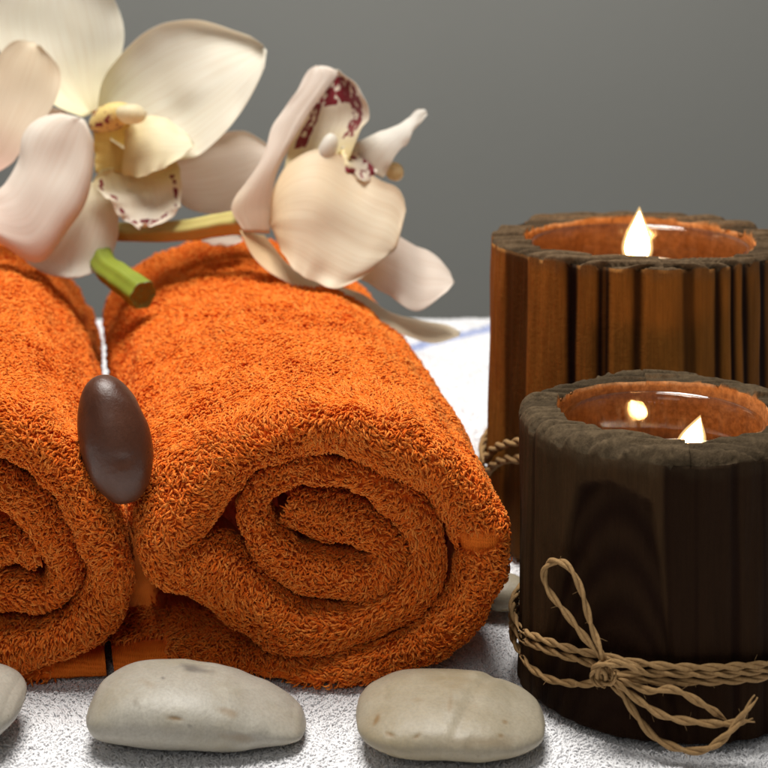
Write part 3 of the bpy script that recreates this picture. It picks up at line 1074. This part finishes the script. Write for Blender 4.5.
def arch1(A, z):
    """burnt hollow with a cathedral of rings on the front left of the dark holder; z metres, A angle"""
    a = (A + PI) % (2 * PI) - PI
    x = 664 + 144 * np.sin(np.clip(a, -PI / 2, PI / 2))
    front = np.abs(a) < PI / 2
    zz = z
    ztop = 0.0790 - 0.00006 * np.abs(x - 592) ** 1.35 / 1.6
    wl = 566 - (0.080 - zz) * 480           # left border slants outward going down
    wr = 628 + (0.080 - zz) * 420
    ins = np.clip((x - wl) / 4, 0, 1) * np.clip((wr - x) / 6, 0, 1) * np.clip((ztop - zz) / 0.0015, 0, 1)
    q = (zz - 0.066) * 1000 + ((x - 601) / 13.5) ** 2 * 2.2
    rings = 0.5 + 0.5 * np.sin(q * 0.42)
    dark = ins * (0.74 + 0.26 * rings)
    low = np.clip((0.062 - zz) / 0.03, 0, 1) * np.clip((x - 520) / 40, 0, 1) * np.clip((660 - x) / 30, 0, 1) * 0.9
    dark = np.maximum(dark, low) * front
    rad = ins * (0.0013 + 0.0004 * rings) * front
    return dark, rad


t1 = empty('candle_holder', tuple(c1), 'short dark burnt-wood candle holder tied with a jute bow, in front', 'candle holder', 'wooden candle holders')
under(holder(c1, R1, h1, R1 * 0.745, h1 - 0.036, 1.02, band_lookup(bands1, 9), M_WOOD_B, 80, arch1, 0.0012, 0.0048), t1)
under(glass_liner(c1, R1 * 0.695, h1 - 0.0355, h1 - 0.0042, 0.13), t1)

tealight((c1[0] + 0.0085, c1[1], 0), 0.0185, h1 - 0.0333, h1 - 0.0178, 0.0036, 0.0105, 0.0034,
         'small lit candle with a leaning flame inside the short dark holder')
tealight((c2[0] - 0.0008, c2[1], 0), 0.0225, h2 - 0.0333, h2 - 0.0138, 0.0049, 0.0205, 0.0010,
         'lit candle with a tall upright flame inside the tall striped holder')


# ------------------------------------------------------------------ twine
def on_cyl(px, py, c, R, lift):
    """point where the line of sight meets an upright cylinder, lifted off it"""
    dx, dz = (px - 384) / F, -(py - YH) / F
    r = R + lift
    a = dx * dx + 1
    b_ = -2 * (dx * c[0] + c[1])
    cc = c[0] ** 2 + c[1] ** 2 - r * r
    disc = b_ * b_ - 4 * a * cc
    if disc < 0:
        t = -b_ / (2 * a)
    else:
        t = (-b_ - math.sqrt(disc)) / (2 * a)
    return np.array([dx * t, t, H + dz * t])


def twisted(paths, r, pitch=0.0150):
    parts = []
    for path in paths:
        L = np.linalg.norm(np.diff(path, axis=0), axis=1).sum()
        n = max(60, int(L / 0.00045))
        p = even(path, n)
        p = smooth1(p, 3, 1)
        _, _, _, U, W = tube(p, r, 4)
        s = np.r_[0, np.cumsum(np.linalg.norm(np.diff(p, axis=0), axis=1))]
        ends = np.clip(np.minimum(s, s[-1] - s) / 0.004, 0.35, 1)
        wob = 1 + 0.12 * vnoise(p, 500, 3)
        for k in (0, 1):
            a = s / pitch * 2 * PI + k * PI
            pp = p + (U * np.cos(a)[:, None] + W * np.sin(a)[:, None]) * (0.5 * r * wob)[:, None]
            v, q, t, _, _ = tube(pp, 0.60 * r * wob * ends, 8)
            parts.append((v, q, t))
        # a few loose fibres
        for _ in range(int(L / 0.006)):
            i = rng.integers(2, n - 2)
            d = unit(rng.normal(size=3) + unit(p[i + 1] - p[i]) * 1.5)
            f = p[i] + np.linspace(0, 1, 6)[:, None] * d * rng.uniform(0.0015, 0.004) + np.linspace(0, 1, 6)[:, None] ** 2 * rng.normal(0, 0.0008, 3)
            v, q, t, _, _ = tube(f, 0.00006, 3)
            parts.append((v, q, t))
    return join(parts)


def px_path(L, c, R, lift=0.0016):
    return np.array([on_cyl(p[0], p[1], c, R, p[2] if len(p) > 2 else lift) for p in L])


def around_back(first, last, c, R, lift, n=14):
    """close a wrap behind the cylinder from point `last` (right) to `first` (left)"""
    a0 = math.atan2(last[0] - c[0], -(last[1] - c[1]))
    a1 = math.atan2(first[0] - c[0], -(first[1] - c[1]))
    if a1 < a0:
        a1 += 2 * PI
    t = np.linspace(0, 1, n)[1:-1]
    a = a0 + (a1 - a0) * t
    return np.stack([c[0] + (R + lift) * np.sin(a), c[1] - (R + lift) * np.cos(a), last[2] + (first[2] - last[2]) * t], -1)


TW = 0.00110
Rw = R1 * 1.018


def wrap(L, extra_right):
    p = px_path(L, c1, Rw)
    q = px_path(extra_right, c1, Rw)
    p = np.vstack([p, q])
    return np.vstack([p, around_back(p[0], p[-1], c1, Rw, 0.0016), p[:1]])


A_ = [(521, 630), (532, 635), (545, 640), (565, 647), (584, 652), (605, 656), (640, 663), (681, 667), (723, 667), (768, 664)]
B_ = [(521, 640), (532, 644), (545, 649), (565, 656), (584, 661), (605, 668), (625, 676), (650, 681), (692, 682), (730, 681), (768, 677)]
right_ = [(785, 660), (798, 652)]
rightb = [(785, 672), (798, 663)]
C_ = [(521, 655), (529, 666), (540, 674), (552, 680), (570, 683), (586, 684), (600, 680, 0.003), (612, 676, 0.003), (640, 673), (681, 674), (723, 674), (768, 670)]
v, q, t = twisted([wrap(A_, right_), wrap(B_, rightb), wrap(C_, [(785, 666), (798, 657)])], TW)
tw = under(mesh('twine', v, q, t, mats=[M_JUTE]), t1)
# bow loop
loop = [(608, 672, 0.004), (601, 656, 0.0045), (592, 646, 0.0045), (582, 634, 0.004), (572, 621, 0.004), (562, 608, 0.004), (552, 596, 0.004), (545, 583, 0.004), (544, 571, 0.004),
        (549, 563, 0.004), (558, 561, 0.004), (567, 565, 0.004), (575, 576, 0.004), (581, 590, 0.004), (586, 606, 0.004), (590, 622, 0.0045), (596, 638, 0.005), (602, 654, 0.006), (608, 670, 0.005)]
v, q, t = twisted([px_path(loop, c1, Rw)], TW)
under(mesh('bow_loop', v, q, t, mats=[M_JUTE]), tw)
loop2 = [(606, 676, 0.005), (616, 683, 0.005), (628, 692, 0.005), (641, 702, 0.005), (664, 716, 0.006), (695, 722, 0.007), (723, 724, 0.008), (742, 722, 0.008), (755, 720, 0.008)]
v, q, t = twisted([px_path(loop2, c1, Rw)], TW)
under(mesh('twine_tail', v, q, t, mats=[M_JUTE]), tw)
loop3 = [(610, 678, 0.004), (630, 684, 0.004), (650, 691, 0.0045), (671, 689, 0.005), (690, 697, 0.0055), (705, 706, 0.006), (718, 714, 0.006), (728, 722, 0.0065)]
v, q, t = twisted([px_path(loop3, c1, Rw)], TW)
under(mesh('twine_tail', v, q, t, mats=[M_JUTE]), tw)
tail = [(606, 680, 0.004), (619, 691, 0.004), (630, 706, 0.004), (641, 722, 0.0045), (652, 735, 0.005), (664, 743, 0.006), (677, 748, 0.007), (690, 751, 0.008), (704, 750, 0.009), (716, 744, 0.010),
        (727, 735, 0.011), (737, 723, 0.011), (746, 711, 0.011), (752, 702, 0.011), (757, 695, 0.011)]
v, q, t = twisted([px_path(tail, c1, Rw)], TW)
under(mesh('twine_tail', v, q, t, mats=[M_JUTE]), tw)
knot = []
for (kx, ky, rx, ry, rot, lf) in ((603, 675, 11, 8, 0.5, 0.0045), (606, 673, 8, 11, -0.4, 0.0055), (600, 678, 9, 6, 1.3, 0.0055)):
    a = np.linspace(0, 2 * PI, 15)
    x = kx + rx * np.cos(a) * math.cos(rot) - ry * np.sin(a) * math.sin(rot)
    y = ky + rx * np.cos(a) * math.sin(rot) + ry * np.sin(a) * math.cos(rot)
    knot.append(np.array([on_cyl(xx, yy, c1, Rw, lf + 0.0015 * math.sin(2 * aa)) for xx, yy, aa in zip(x, y, a)]))
knot.append(px_path([(593, 681, 0.004), (592, 672, 0.006), (600, 665, 0.007), (614, 663, 0.0065), (632, 667, 0.005), (650, 675, 0.003)], c1, Rw))
v, q, t = twisted(knot, TW * 0.95)
under(mesh('knot', v, q, t, mats=[M_JUTE]), tw)

# twine round the tall holder, loose and rising towards the front
Rt = R2 * 1.03
w1 = [(485, 463), (488, 457), (493, 450), (500, 446), (507, 444), (520, 442), (560, 441), (620, 446), (700, 450), (760, 440)]
w2 = [(485, 476), (489, 470), (494, 465), (500, 461), (508, 459), (520, 459), (560, 460), (620, 466), (700, 470), (760, 458)]
ps = []
for L in (w1, w2):
    p = px_path(L, c2, Rt, 0.0018)
    ps.append(np.vstack([p, around_back(p[0], p[-1], c2, Rt, 0.0018), p[:1]]))
v, q, t = twisted(ps, 0.00165)
under(mesh('twine', v, q, t, mats=[M_JUTE]), t2)


# ------------------------------------------------------------------ orchids
def petal(root, name, Ledge, Redge, dL, dR, bulge, material, spotband=None, seed=0, ripple=0.0010, thick=0.0005, n=44, m_=30, curl=0.0, label=None, tip=(0, 0), ruff=1.6, blunt=0.70):
    """Ledge/Redge: outline halves base -> tip in photo pixels; dL/dR: distance (m) of each edge base -> tip; bulge (m) towards the lens"""
    A = even(np.array(Ledge, float), n)
    B = even(np.array(Redge, float), n)
    t = np.linspace(0, 1, n)
    ip = lambda d: np.interp(t, np.linspace(0, 1, len(d)), d) if not np.isscalar(d) else np.full(n, d)
    a, b_ = smooth1(ip(dL), 4), smooth1(ip(dR), 4)
    s = np.linspace(0, 1, m_)
    s = 0.5 - 0.5 * np.cos(s * PI) * (0.85 + 0.15)
    S_, T_ = np.meshgrid(s, t)
    if tip != (0, 0):
        w_ = np.clip((T_ - blunt) / (1 - blunt), 0, 1)
        U_ = 0.5 + (S_ - 0.5) * np.maximum(0.002, (1 - w_ ** 2.6)) ** (1 / 2.6)
    else:
        U_ = S_
    px = A[:, 0:1] * (1 - U_) + B[:, 0:1] * U_
    py = A[:, 1:2] * (1 - U_) + B[:, 1:2] * U_
    prof = 1 - (2 * S_ - 1) ** 2
    if ruff:
        e = np.maximum(np.abs(2 * S_ - 1) ** 5, T_ ** 6)
        arc = np.stack([np.where(S_ < 0.5, T_, 2 - T_) * 9, S_ * 3, 0 * S_ + seed], -1)
        px = px + ruff * e * vnoise(arc, 1.0, seed + 6)
        py = py + ruff * e * vnoise(arc, 1.0, seed + 7)
    px = px + tip[0] * (1 - (2 * U_ - 1) ** 2) * T_ ** 4
    py = py + tip[1] * (1 - (2 * U_ - 1) ** 2) * T_ ** 4
    D = a[:, None] * (1 - U_) + b_[:, None] * U_ - bulge * prof * np.sin(PI * np.clip(T_ * 0.9 + 0.08, 0, 1)) ** 0.7
    D = D + curl * (np.abs(2 * S_ - 1) ** 6)
    P = at_many(px, py, D)
    P[..., 1] += ripple * vnoise(P, 60, seed) + ripple * 0.28 * vnoise(np.stack([S_ * 9, T_ * 1.3, 0 * S_ + seed], -1), 1.0, seed + 1) \
        + ripple * 2.6 * np.abs(2 * S_ - 1) ** 3 * vnoise(np.stack([S_ * 1.0, T_ * 7, 0 * S_ + seed], -1), 1.0, seed + 2)
    V = P.reshape(-1, 3)
    q = grid_quads(n, m_)
    # give it a thickness that thins towards the rim
    du, dv = np.gradient(P, axis=0), np.gradient(P, axis=1)
    N = unit(np.cross(du, dv))
    rim = np.minimum(1, np.minimum(np.minimum(S_, 1 - S_) * 10, (1 - T_) * 14))
    th = (thick * (0.25 + 0.75 * rim))[..., None]
    F_, Bk = P + N * th / 2, P - N * th / 2
    Vv = np.vstack([F_.reshape(-1, 3), Bk.reshape(-1, 3)])
    k = n * m_
    qs = [q, q[:, ::-1] + k]
    rimi = [i * m_ for i in range(n)] + [(n - 1) * m_ + j for j in range(1, m_)] + [i * m_ + m_ - 1 for i in range(n - 2, -1, -1)] + [j for j in range(m_ - 2, 0, -1)]
    rimi = np.array(rimi)
    nx = np.roll(rimi, -1)
    qs.append(np.stack([nx, rimi, rimi + k, nx + k], -1))
    uv = np.stack([S_, T_], -1).reshape(-1, 2)
    spot = np.zeros_like(S_)
    if spotband is not None:
        e = np.minimum(np.minimum(S_, 1 - S_) * 2, (1 - T_) * 1.25)
        lo, hi, tmin = spotband[:3]
        gain = spotband[3] if len(spotband) > 3 else 1.0
        spot = np.clip((e - lo) / 0.05, 0, 1) * np.clip((hi - e) / 0.10, 0, 1) * (T_ > tmin) * gain
    o = mesh(name, Vv, np.vstack(qs), mats=[material], uv=np.vstack([uv, uv]), attrs={'spot': np.r_[spot.ravel(), spot.ravel()]})
    if label:
        o['label'] = label
    return under(o, root)


def blob(root, name, px, py, D, rx, ry, rz, rot, material, seed=0, spot=0.0):
    th = np.linspace(0, PI, 26)
    ph = np.linspace(0, 2 * PI, 32, endpoint=False)
    T, Ph = np.meshgrid(th, ph, indexing='ij')
    s = D / F
    x, y, z = np.sin(T) * np.cos(Ph) * rx * s, np.sin(T) * np.sin(Ph) * rz * s, np.cos(T) * ry * s
    c, sn = math.cos(rot), math.sin(rot)
    V = np.stack([x * c + z * sn, y, -x * sn + z * c], -1) + at(px, py, D)
    V = V + unit(V - at(px, py, D)) * (0.0006 * vnoise(V, 170, seed))[..., None]
    uv = np.stack([Ph / (2 * PI), 0.5 + 0.3 * T / PI], -1).reshape(-1, 2)
    o = mesh(name, V.reshape(-1, 3), grid_quads(26, 32, wrap_m=True), mats=[material], uv=uv, attrs={'spot': np.full(V.shape[0] * V.shape[1], spot)})
    return under(o, root)


def stem(root, name, pts, rad, material, n=30, cut=False):
    P = even(np.array([at(*p) for p in pts]), n)
    NSD = 48
    V, q, t, U, W = tube(P, np.interp(np.linspace(0, 1, n), np.linspace(0, 1, len(rad)), rad), NSD, cap=False)
    R_ = V.reshape(n, NSD, 3)
    a = np.arange(NSD) * 2 * PI / NSD
    k = 1 + 0.055 * np.cos(6 * a + 0.6) + 0.03 * np.cos(3 * a)
    R_ = P[:, None] + (R_ - P[:, None]) * k[None, :, None]
    R_ = R_ + (R_ - P[:, None]) * (0.06 * vnoise(R_, 160, 5))[..., None]
    o = under(mesh(name, R_.reshape(-1, 3), q, mats=[material]), root)
    if cut:
        e = unit(P[-1] - P[-2])
        rings = [P[-1] + (R_[-1] - P[-1]) * f + e * d for f, d in ((1.0, 0.0), (0.97, 0.0004), (0.90, 0.0003), (0.6, -0.0003), (0.25, 0.0), (0.02, -0.0002))]
        Vc = np.array(rings)
        Vc[1:] += e * (0.00035 * vnoise(Vc[1:], 900, 3))[..., None]
        under(mesh('cut_end', Vc.reshape(-1, 3), grid_quads(len(rings), NSD, wrap_m=True), smooth=False, mats=[M_STEMCUT]), o)
    return o


G_OR = 'cream orchid blooms'
M_LOBE = petal_mat('lobe_petal', (0.86, 0.82, 0.64), (0.84, 0.77, 0.52), (0.78, 0.64, 0.26))
f1 = empty('orchid_flower', tuple(at(105, 160, 0.755)), 'cream orchid bloom facing forward with a yellow throat, green cut stem on the towels', 'flower', G_OR)
petal(f1, 'petal', [(84, 116), (40, 98), (4, 62), (-6, 15), (18, -22), (58, -36)], [(98, 112), (116, 72), (125, 44), (120, 12), (100, -18), (62, -36)],
      [0.765, 0.78, 0.79, 0.80], [0.765, 0.775, 0.785, 0.80], -0.010, M_CREAM, seed=1)
petal(f1, 'petal', [(98, 112), (103, 80), (116, 60), (135, 41), (160, 25), (190, 19), (216, 21), (240, 28)],
      [(112, 140), (150, 164), (180, 160), (200, 154), (226, 131), (248, 104), (264, 84)],
      [0.755, 0.765, 0.772, 0.776], [0.75, 0.742, 0.735, 0.735], -0.008, M_CREAM, seed=2, curl=-0.004, tip=(13, -8), ripple=0.0018)
petal(f1, 'petal', [(155, 165), (188, 148), (211, 136), (240, 132), (260, 138), (268, 146)], [(160, 182), (188, 209), (222, 215), (248, 207), (264, 190), (272, 172)],
      [0.765, 0.772, 0.778, 0.776], [0.755, 0.750, 0.748, 0.752], -0.003, M_PINK, seed=3, curl=-0.003, tip=(5, -2))
petal(f1, 'petal', [(78, 180), (58, 210), (34, 240), (24, 258), (44, 272), (68, 278)], [(98, 184), (118, 205), (119, 232), (112, 256), (96, 271), (72, 278)],
      [0.748, 0.735, 0.725, 0.715], [0.748, 0.738, 0.73, 0.715], 0.006, M_CREAM, seed=4)
# hidden left petal of this bloom
petal(f1, 'petal', [(92, 135), (60, 110), (30, 105), (10, 130)], [(94, 165), (62, 175), (30, 165), (11, 135)], [0.762, 0.77, 0.775], [0.762, 0.768, 0.772], -0.006, M_PINK, seed=5)
lp = petal(f1, 'lip', [(99, 168), (93, 176), (95, 190), (108, 196), (116, 210), (128, 222), (141, 226)],
           [(174, 166), (182, 178), (184, 194), (181, 208), (170, 215), (156, 222), (143, 226)],
           [0.742, 0.732, 0.724, 0.718, 0.722], [0.742, 0.735, 0.728, 0.722, 0.722], -0.009, M_LIP, (0.06, 0.34, 0.12), seed=6, ripple=0.0034, ruff=5.0,
           label='white lip with wine-red specks round its frilled edge')
petal(lp, 'side_lobe', [(126, 130), (140, 118), (160, 117), (180, 125)], [(122, 175), (140, 177), (156, 171), (174, 164)],
      [0.741, 0.742, 0.742, 0.743], [0.736, 0.729, 0.725, 0.724], 0.0015, M_LOBE, seed=7, tip=(17, 1))
petal(lp, 'throat', [(92, 110), (93, 145), (96, 172)], [(146, 112), (146, 146), (138, 174)], [0.744, 0.745, 0.742], [0.743, 0.743, 0.741], -0.003, M_YELLOW, seed=8)
col = blob(f1, 'column', 111, 117, 0.735, 23, 14, 16, -0.40, M_COLUMN, 9, 0.92)
blob(col, 'anther_cap', 131, 114, 0.727, 15, 10, 11, 0.25, M_LOBE, 10)
stem(f1, 'stem', [(98, 232, 0.745), (100, 252, 0.735), (106, 268, 0.722), (122, 280, 0.708), (143, 295, 0.694)], [0.0054, 0.0056, 0.0058, 0.0060, 0.0063], M_STEM, cut=True)

f2 = empty('orchid_flower', tuple(at(270, 230, 0.72)), 'blush orchid bloom turned sideways with red specks inside, resting on the whole towel roll', 'flower', G_OR)
petal(f2, 'petal', [(270, 222), (274, 186), (294, 160), (322, 149), (350, 163), (382, 181), (400, 185), (414, 192)],
      [(272, 230), (284, 256), (304, 275), (326, 286), (348, 292)],
      [0.716, 0.719, 0.722, 0.724, 0.720], [0.712, 0.701, 0.696, 0.694, 0.694], 0.003, M_TAN, seed=21, curl=-0.002, tip=(13, 9), ripple=0.0024, blunt=0.86, ruff=2.6)
petal(f2, 'petal', [(244, 232), (232, 208), (246, 184), (264, 152), (275, 120), (296, 92), (308, 72), (318, 66)],
      [(270, 234), (273, 190), (287, 153), (306, 120), (327, 89), (338, 73), (330, 67), (320, 66)],
      [0.710, 0.714, 0.722, 0.732, 0.740], [0.713, 0.717, 0.725, 0.735, 0.740], 0.002, M_BLUSH, seed=22)
petal(f2, 'lip', [(282, 182), (290, 150), (306, 113), (319, 90), (329, 76), (336, 69)], [(348, 160), (358, 136), (367, 116), (364, 100), (353, 83), (338, 69)],
      [0.728, 0.734, 0.740, 0.748], [0.724, 0.722, 0.726, 0.742], -0.014, M_LIP, (0.07, 0.56, 0.25, 1.12), seed=23, ripple=0.0016, ruff=2.5,
      label='cream lip with large wine-red blotches inside its rim')
petal(f2, 'lip', [(338, 152), (346, 150), (358, 152), (369, 156), (376, 164)], [(342, 172), (352, 176), (362, 180), (371, 180), (377, 172)],
      0.727, 0.721, 0.002, M_LIP, (0.08, 0.75, 0.0), seed=24, ripple=0.0012)
petal(f2, 'petal', [(340, 149), (354, 142), (370, 135), (390, 127), (408, 119), (416, 111), (424, 108)], [(383, 179), (390, 167), (398, 153), (408, 141), (416, 127), (422, 121), (428, 115)],
      [0.730, 0.730, 0.730, 0.732], [0.722, 0.722, 0.724, 0.731], 0.0015, M_PUREWHITE, seed=25, ripple=0.0006)
petal(f2, 'petal', [(350, 225), (376, 228), (400, 236), (421, 248), (437, 254), (448, 262)], [(346, 268), (366, 282), (390, 298), (412, 312), (428, 309), (442, 298)],
      [0.734, 0.734, 0.732, 0.730], [0.72, 0.714, 0.708, 0.712], 0.003, M_BLUSH, seed=26, tip=(9, 2))
petal(f2, 'petal', [(264, 236), (290, 264), (326, 282), (362, 294), (392, 313), (420, 320), (446, 325), (460, 332)],
      [(240, 230), (254, 258), (280, 279), (326, 301), (366, 320), (401, 334), (432, 343), (459, 337)],
      [0.722, 0.722, 0.726, 0.732, 0.735], [0.712, 0.704, 0.702, 0.706, 0.72], 0.005, M_TAN, seed=27, ripple=0.0006)
col2 = blob(f2, 'column', 327, 150, 0.724, 9, 17, 10, 0.35, M_PUREWHITE, 28)
blob(col2, 'anther_cap', 395, 172, 0.727, 9, 10, 8, -0.5, petal_mat('anther_yellow', (0.80, 0.72, 0.48), (0.78, 0.66, 0.38), (0.74, 0.62, 0.34)), 29)
stem(f2, 'stem', [(118, 232, 0.752), (150, 232, 0.742), (190, 230, 0.73), (225, 224, 0.722), (250, 222, 0.718)], [0.0046, 0.0048, 0.0050, 0.0052, 0.006], M_PEDICEL)
petal(f2, 'petal', [(200, 238), (215, 233), (232, 233), (243, 238)], [(202, 242), (215, 246), (232, 246), (243, 241)], 0.745, 0.735, 0.003, M_PINK, seed=30, ripple=0.0004)

f3 = empty('orchid_flower', tuple(at(-25, 185, 0.74)), 'pink-tinged orchid bloom cut off by the left edge, above the left towel roll', 'flower', G_OR)
petal(f3, 'petal', [(-30, 200), (0, 188), (16, 165), (24, 134), (30, 118), (38, 108)], [(-30, 225), (0, 245), (38, 262), (64, 236), (87, 202), (102, 158)],
      [0.713, 0.716, 0.722, 0.728], [0.700, 0.701, 0.706, 0.714, 0.722], 0.002, M_PINK, seed=41, curl=0.004, tip=(12, -14), ripple=0.0016)
petal(f3, 'petal', [(-28, 175), (-20, 110), (-5, 62), (15, 42), (36, 43)], [(-20, 185), (12, 162), (36, 132), (56, 98), (58, 68), (40, 44)],
      [0.742, 0.752, 0.762, 0.768], [0.732, 0.735, 0.745, 0.762], -0.004, petal_mat('rosy_cream_petal', (0.82, 0.74, 0.58), (0.78, 0.66, 0.48), (0.76, 0.50, 0.42)), seed=42)
petal(f3, 'petal', [(-30, 190), (-60, 150), (-100, 140), (-140, 170)], [(-28, 205), (-62, 215), (-105, 215), (-140, 178)], [0.742, 0.745, 0.75], [0.738, 0.738, 0.745], -0.006, M_PINK, seed=43)
petal(f3, 'petal', [(-32, 200), (-70, 225), (-95, 255), (-80, 275)], [(-22, 212), (-25, 245), (-45, 270), (-76, 276)], [0.738, 0.73, 0.722], [0.738, 0.728, 0.72], 0.005, M_CREAM, seed=44)
stem(f3, 'stem', [(-28, 196, 0.742), (-40, 225, 0.765), (-60, 245, 0.80)], [0.005, 0.005, 0.005], M_STEM)

# ------------------------------------------------------------------ light
def area(name, loc, target, size, power, color, sy=None):
    l = bpy.data.lights.new(name, 'AREA')
    l.shape = 'RECTANGLE' if sy else 'SQUARE'
    l.size = size
    if sy:
        l.size_y = sy
    l.energy = power
    l.color = color
    o = bpy.data.objects.new(name, l)
    COL.objects.link(o)
    o.location = loc
    o.rotation_euler = (Vector(target) - Vector(loc)).to_track_quat('-Z', 'Y').to_euler()
    return o


area('overhead_lamp', (-0.12, 0.56, 1.15), (-0.02, 0.58, 0.0), 0.5, 18.0, (1.0, 0.965, 0.91))
area('front_fill', (-0.30, -0.80, 1.0), (0.0, 0.6, 0.05), 0.7, 2.3, (1.0, 0.95, 0.88))  # unseen fill light, added to brighten the faces turned to the lens
area('wall_lamp', (-0.2, 0.95, 1.6), (0.0, 1.7, 0.3), 0.5, 9.8, (1.0, 0.97, 0.93))

wd = bpy.data.worlds.new('World')
sc.world = wd
wd.use_nodes = True
bg = wd.node_tree.nodes['Background']
bg.inputs[0].default_value = (0.9, 0.95, 1.0, 1)
bg.inputs[1].default_value = 0.08

# ------------------------------------------------------------------ camera
cam = bpy.data.cameras.new('camera')
co = bpy.data.objects.new('camera', cam)
COL.objects.link(co)
co.location = (0, 0, H)
co.rotation_euler = (PI / 2, 0, 0)
cam.sensor_width = 36
cam.lens = F / 768 * 36
cam.shift_y = -(384 - YH) / 768
cam.clip_start = 0.02
cam.clip_end = 20
cam.dof.use_dof = True
cam.dof.focus_distance = 0.515
cam.dof.aperture_fstop = 17
cam.dof.aperture_blades = 7
sc.camera = co

sc.view_settings.view_transform = 'Standard'
sc.view_settings.look = 'None'
sc.view_settings.exposure = 0
sc.view_settings.gamma = 1
sc.cycles.max_bounces = 12
sc.cycles.diffuse_bounces = 8
sc.cycles.transparent_max_bounces = 24
sc.cycles.caustics_reflective = False
sc.cycles.caustics_refractive = False
sc.cycles.sample_clamp_indirect = 4
sc.cycles.use_denoising = True
